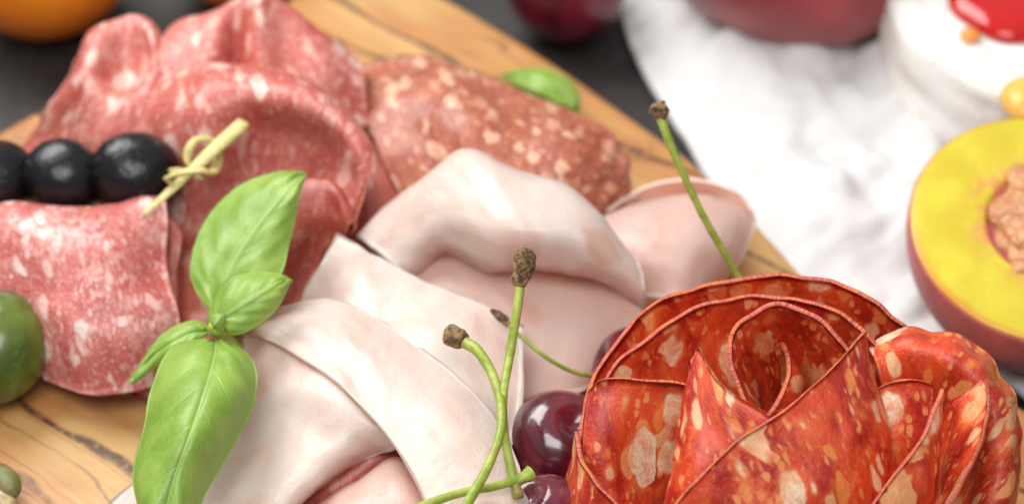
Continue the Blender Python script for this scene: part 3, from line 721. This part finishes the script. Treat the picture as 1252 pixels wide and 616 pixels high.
petal([[(915,500,4.9),(896,450,5.4),(898,410,5.8),(924,381,6.1),(957,371,6.2),(994,387,6.1),(1022,410,5.9),(1042,440,5.5),(1048,475,5.0)],
       [(925,505,4.5),(910,468,4.9),(913,434,5.1),(934,408,5.2),(960,400,5.2),(988,412,5.2),(1008,432,5.1),(1024,460,4.9),(1025,490,4.6)],
       [(935,515,4.0),(925,490,4.0),(930,462,4.1),(945,445,4.1),(962,440,4.1),(983,450,4.1),(1000,470,4.1),(1010,490,4.1),(1010,510,4.0)],
       [(945,560,3.0),(938,540,2.8),(940,520,2.8),(950,505,2.8),(965,500,2.8),(980,505,2.8),(992,520,2.8),(1000,540,2.8),(1000,560,3.0)]], 46, sub=8, wav=.03)
petal([[(948,424,4.9),(957,421,5.2),(965,436,5.3),(965,458,5.3),(956,482,5.2),(940,508,5.0)],
       [(952,435,4.6),(962,432,4.8),(976,445,4.9),(980,465,4.9),(972,488,4.8),(955,512,4.7)],
       [(955,470,3.6),(968,468,3.7),(985,475,3.8),(992,490,3.8),(985,510,3.8),(970,530,3.8)]], 47, sub=8, wav=.02)
petal([[(1058,404,5.7),(1045,420,5.7),(1020,447,5.6),(985,480,5.5),(950,508,5.4),(905,537,5.2),(865,575,4.9),(832,610,4.5),(800,650,4.0)],
       [(1068,450,5.2),(1062,470,5.2),(1040,500,5.1),(1008,525,5.0),(972,548,4.9),(930,575,4.7),(890,605,4.4),(855,635,4.0),(822,670,3.6)],
       [(1080,490,4.5),(1080,520,4.5),(1065,560,4.3),(1035,590,4.2),(1000,610,4.1),(955,635,3.9),(915,660,3.6),(875,690,3.2),(840,710,2.9)],
       [(1100,580,3.3),(1108,620,3),(1095,660,2.7),(1055,690,2.5),(1010,705,2.5),(960,720,2.4),(920,740,2.3),(880,750,2.2),(840,760,2)]], 48)
petal([[(1062,424,4.2),(1100,405,4.5),(1145,408,4.5),(1190,424,4.3),(1222,456,4.0),(1241,500,3.6),(1248,548,3.1),(1241,605,2.5),(1225,660,1.9)],
       [(1070,440,4.3),(1104,424,4.7),(1142,427,4.8),(1182,443,4.7),(1211,474,4.4),(1228,515,4.0),(1234,560,3.5),(1228,615,2.9),(1212,665,2.3)],
       [(1080,475,3.9),(1110,460,4.2),(1140,460,4.3),(1170,475,4.2),(1195,500,4.0),(1208,540,3.7),(1210,585,3.2),(1200,630,2.7),(1185,670,2.2)],
       [(1090,540,2.8),(1110,530,2.9),(1130,530,2.9),(1150,540,2.8),(1165,565,2.6),(1170,600,2.3),(1165,640,1.9),(1160,670,1.6),(1150,690,1.4)]], 49, wav=.10, disp=lambda i, j: (.035 * math.sin(j * 21 + i * 2) + .03 * math.sin(j * 47)) * max(0, 1 - i * 1.3))
petal([[(1149,475,5.1),(1141,500,5.1),(1126,535,4.9),(1101,570,4.6),(1071,612,4.2),(1045,650,3.8)],
       [(1149,500,4.7),(1146,528,4.6),(1136,562,4.4),(1118,600,4.1),(1092,640,3.7),(1070,670,3.4)],
       [(1146,560,3.8),(1144,590,3.6),(1140,620,3.4),(1130,650,3.1),(1110,680,2.8),(1090,700,2.6)]], 50, wav=.04)
petal([[(1200,462,4.8),(1209,480,4.9),(1208,515,4.8),(1195,560,4.5),(1170,602,4.1),(1143,645,3.6)],
       [(1182,480,4.6),(1190,500,4.6),(1187,535,4.4),(1175,578,4.1),(1155,618,3.7),(1130,655,3.3)],
       [(1155,500,4.1),(1165,525,4.0),(1163,560,3.8),(1153,600,3.5),(1135,640,3.1),(1115,670,2.8)],
       [(1140,560,3.0),(1148,580,2.9),(1148,610,2.7),(1140,640,2.4),(1125,665,2.2),(1110,690,2.0)]], 51, wav=.04)
petal([[(1066,480,4.5),(1085,468,4.7),(1110,464,4.8),(1138,470,4.6)],
       [(1080,530,3.9),(1095,520,4.1),(1115,518,4.1),(1138,525,3.9)],
       [(1090,610,2.8),(1100,610,2.8),(1118,610,2.8),(1135,610,2.8)]], 52)
# ------------------------------------------------------------------ peach half
pn = Vector((.05, -.16, .97)).normalized(); pc = P(1292, 282, 1.6); R = 3.55
ph = tag(empty('peach_half', (pc.x, pc.y, TZ + .3)), 'cut yellow peach half lying open side up on the paper at the right edge', 'peach')
def pk_(v):
    a = math.atan2(v.y, v.x); return 1 + .02 * math.sin(2 * a + .6) + .012 * math.sin(3 * a + 2)
prof = []
for i in range(30):
    t = math.pi / 2 * i / 29
    prof.append((max(.001, R * math.sin(t)), -R * .93 * math.cos(t)))
prof += [(R - .005, .03), (R - .03, .06), (R - .06, .07)]
lathe('skin', prof, pc, M['peach'], pn, 96, lambda v: Vector((v.x * pk_(v), v.y * pk_(v), v.z)), ph)
fp = []
for i in range(50):
    r = (R - .035) * (1 - i / 49)
    h = .17 + .03 * math.sin(r) - .07 * (r / R) ** 20
    h += .04 * (1 - (r / R) ** 2)
    h -= .95 * max(0, 1 - (r / 1.75) ** 4) if r < 1.75 else 0
    fp.append((max(r, .001), h))
fp = [(R - .06, .02)] + fp
lathe('flesh', fp, pc, M['flesh'], pn, 96, lambda v: Vector((v.x * pk_(v), v.y * pk_(v), v.z + .02 * mn.noise(v * 1.3))), ph)
def stdef(v):
    v = Vector((v.x * 1.34, v.y * 1.62, v.z * 1.2)); return v * (1 + .20 * mn.noise(v * 1.9) + .08 * mn.noise(v * 4.5))
lathe('stone', ball_prof(1.16, .62, 50), pc + pn * .02 + Vector((-.05, .0, 0)), M['stone'], pn, 90, stdef, ph)
# ------------------------------------------------------------------ cheese, jam
cc = P(1325, -12, 1.4); CH = 3.0; CRad = 5.3
cp = [(.01, -CH), (CRad - .35, -CH), (CRad - .08, -CH + .12), (CRad, -CH + .4)] + [(CRad + .03 * math.sin(k), -CH + .4 + k * .2) for k in range(1, 11)] + [(CRad - .02, -.35), (CRad - .12, -.12), (CRad - .3, -.01), (CRad - .5, .03), (CRad - .9, -.02)] + [(CRad - .9 - k * .42, -.02) for k in range(1, 10)] + [(.3, -.02), (.01, -.02)]
def chd(v):
    r = math.hypot(v.x, v.y)
    k = 1 + .016 * mn.noise(Vector((v.x * .6, v.y * .6, v.z * 1.2))) * 2 + .006 * mn.noise(v * 2.2)
    return Vector((v.x * k, v.y * k, v.z + .07 * mn.noise(v * .9) + .03 * mn.noise(v * 3)))
tag(lathe('cheese_wheel', cp, cc, M['rind'], (0, 0, 1), 128, chd), 'round white soft cheese with a bloomy rind at the upper right corner', 'cheese')
jt = tag(empty('jam_topping', cc), 'glossy red jam with an amber rim spread on top of the white cheese', 'jam')
jc = P(1268, -34, 1.42)
def jdef(v):
    a = math.atan2(v.y, v.x); k = 1 + .10 * math.sin(3 * a + 1) + .07 * math.sin(5 * a + .5) + .04 * math.sin(9 * a)
    return Vector((v.x * k, v.y * k, v.z))
jp = [(.01, -.08), (2.9, -.08), (3.05, 0), (3.08, .10), (3.0, .24), (2.7, .40), (2.2, .42), (1.4, .46), (.6, .48), (.01, .48)]
lathe('puddle', jp, jc, M['jam'], (0, 0, 1), 96, jdef, jt)
lathe('drip', [(.01, -.05), (.24, -.04), (.27, .03), (.24, .11), (.14, .16), (.01, .18)], P(1186, 45, 1.46), M['amber'], (0, 0, 1), 32, None, jt)
tag(lathe('fruit_piece', ball_prof(.9, .6, 24), P(1266, 130, 1.35), M['golden'], (.2, 0, 1), 40, lump(.15, 1.2)), 'golden yellow fruit piece peeking out between peach half and cheese', 'fruit piece')
# ------------------------------------------------------------------ far fruit
tag(lathe('nectarine', ball_prof(4.3, 3.5, 50, .4, .25), P(976, -112, 1.6), M['nectarine'], (.1, -.1, 1), 80, lump(.03, .3)), 'big maroon stone fruit at the top edge, on the paper', 'nectarine')
tag(lathe('plum', ball_prof(1.75, 1.8, 40, .15, .25), P(691, -24, TZ + 1.8), M['plum'], (.1, -.1, 1), 64, lump(.03, .5)), 'dark purple plum on the table at the top edge, between board and paper', 'plum')
tag(lathe('orange_fruit', ball_prof(2.7, 2.5, 40, .12, .2), P(46, -64, TZ + 2.5), M['orange'], (.1, -.1, 1), 64, lump(.02, .5)), 'orange fruit on the dark table in the upper left corner', 'orange', 'orange fruits behind the board')
tag(lathe('orange_fruit', ball_prof(2.5, 2.4, 40, .12, .2), P(296, -93, TZ + 2.4), M['orange'], (.1, -.1, 1), 64, lump(.02, .5, 4)), 'orange fruit barely showing above the tall pleated salami slice', 'orange', 'orange fruits behind the board')
# ------------------------------------------------------------------ light
w = bpy.data.worlds.new('World'); scn.world = w; w.use_nodes = True
wt = w.node_tree; bg = wt.nodes['Background']
tc = wt.nodes.new('ShaderNodeTexCoord'); sx = wt.nodes.new('ShaderNodeSeparateXYZ'); mr = wt.nodes.new('ShaderNodeMapRange')
wt.links.new(tc.outputs['Generated'], sx.inputs[0]); wt.links.new(sx.outputs[2], mr.inputs[0])
mr.inputs[1].default_value = -.1; mr.inputs[2].default_value = .9; mr.inputs[3].default_value = .20; mr.inputs[4].default_value = .62
wt.links.new(mr.outputs[0], bg.inputs[1]); bg.inputs[0].default_value = (.96, .98, 1, 1)
def area(name, loc, target, size, power, col=(1, 1, 1), sy=None):
    l = bpy.data.lights.new(name, 'AREA'); l.energy = power; l.color = col; l.size = size * S; l.shape = 'RECTANGLE'; l.size_y = (sy or size) * S
    o = bpy.data.objects.new(name, l); COL.objects.link(o); o.location = Vector(loc) * S
    o.rotation_euler = (Vector(target) - Vector(loc)).to_track_quat('-Z', 'Y').to_euler(); return o
area('window_light', (-38, 40, 62), (0, 2, 0), 56, 7.8, (1, .985, .96), 46)
area('softbox_light', (-8, -38, 70), (2, 0, 0), 46, 4.0, (1, .98, .96), 34)
scn.cycles.max_bounces = 8
scn.cycles.use_denoising = True
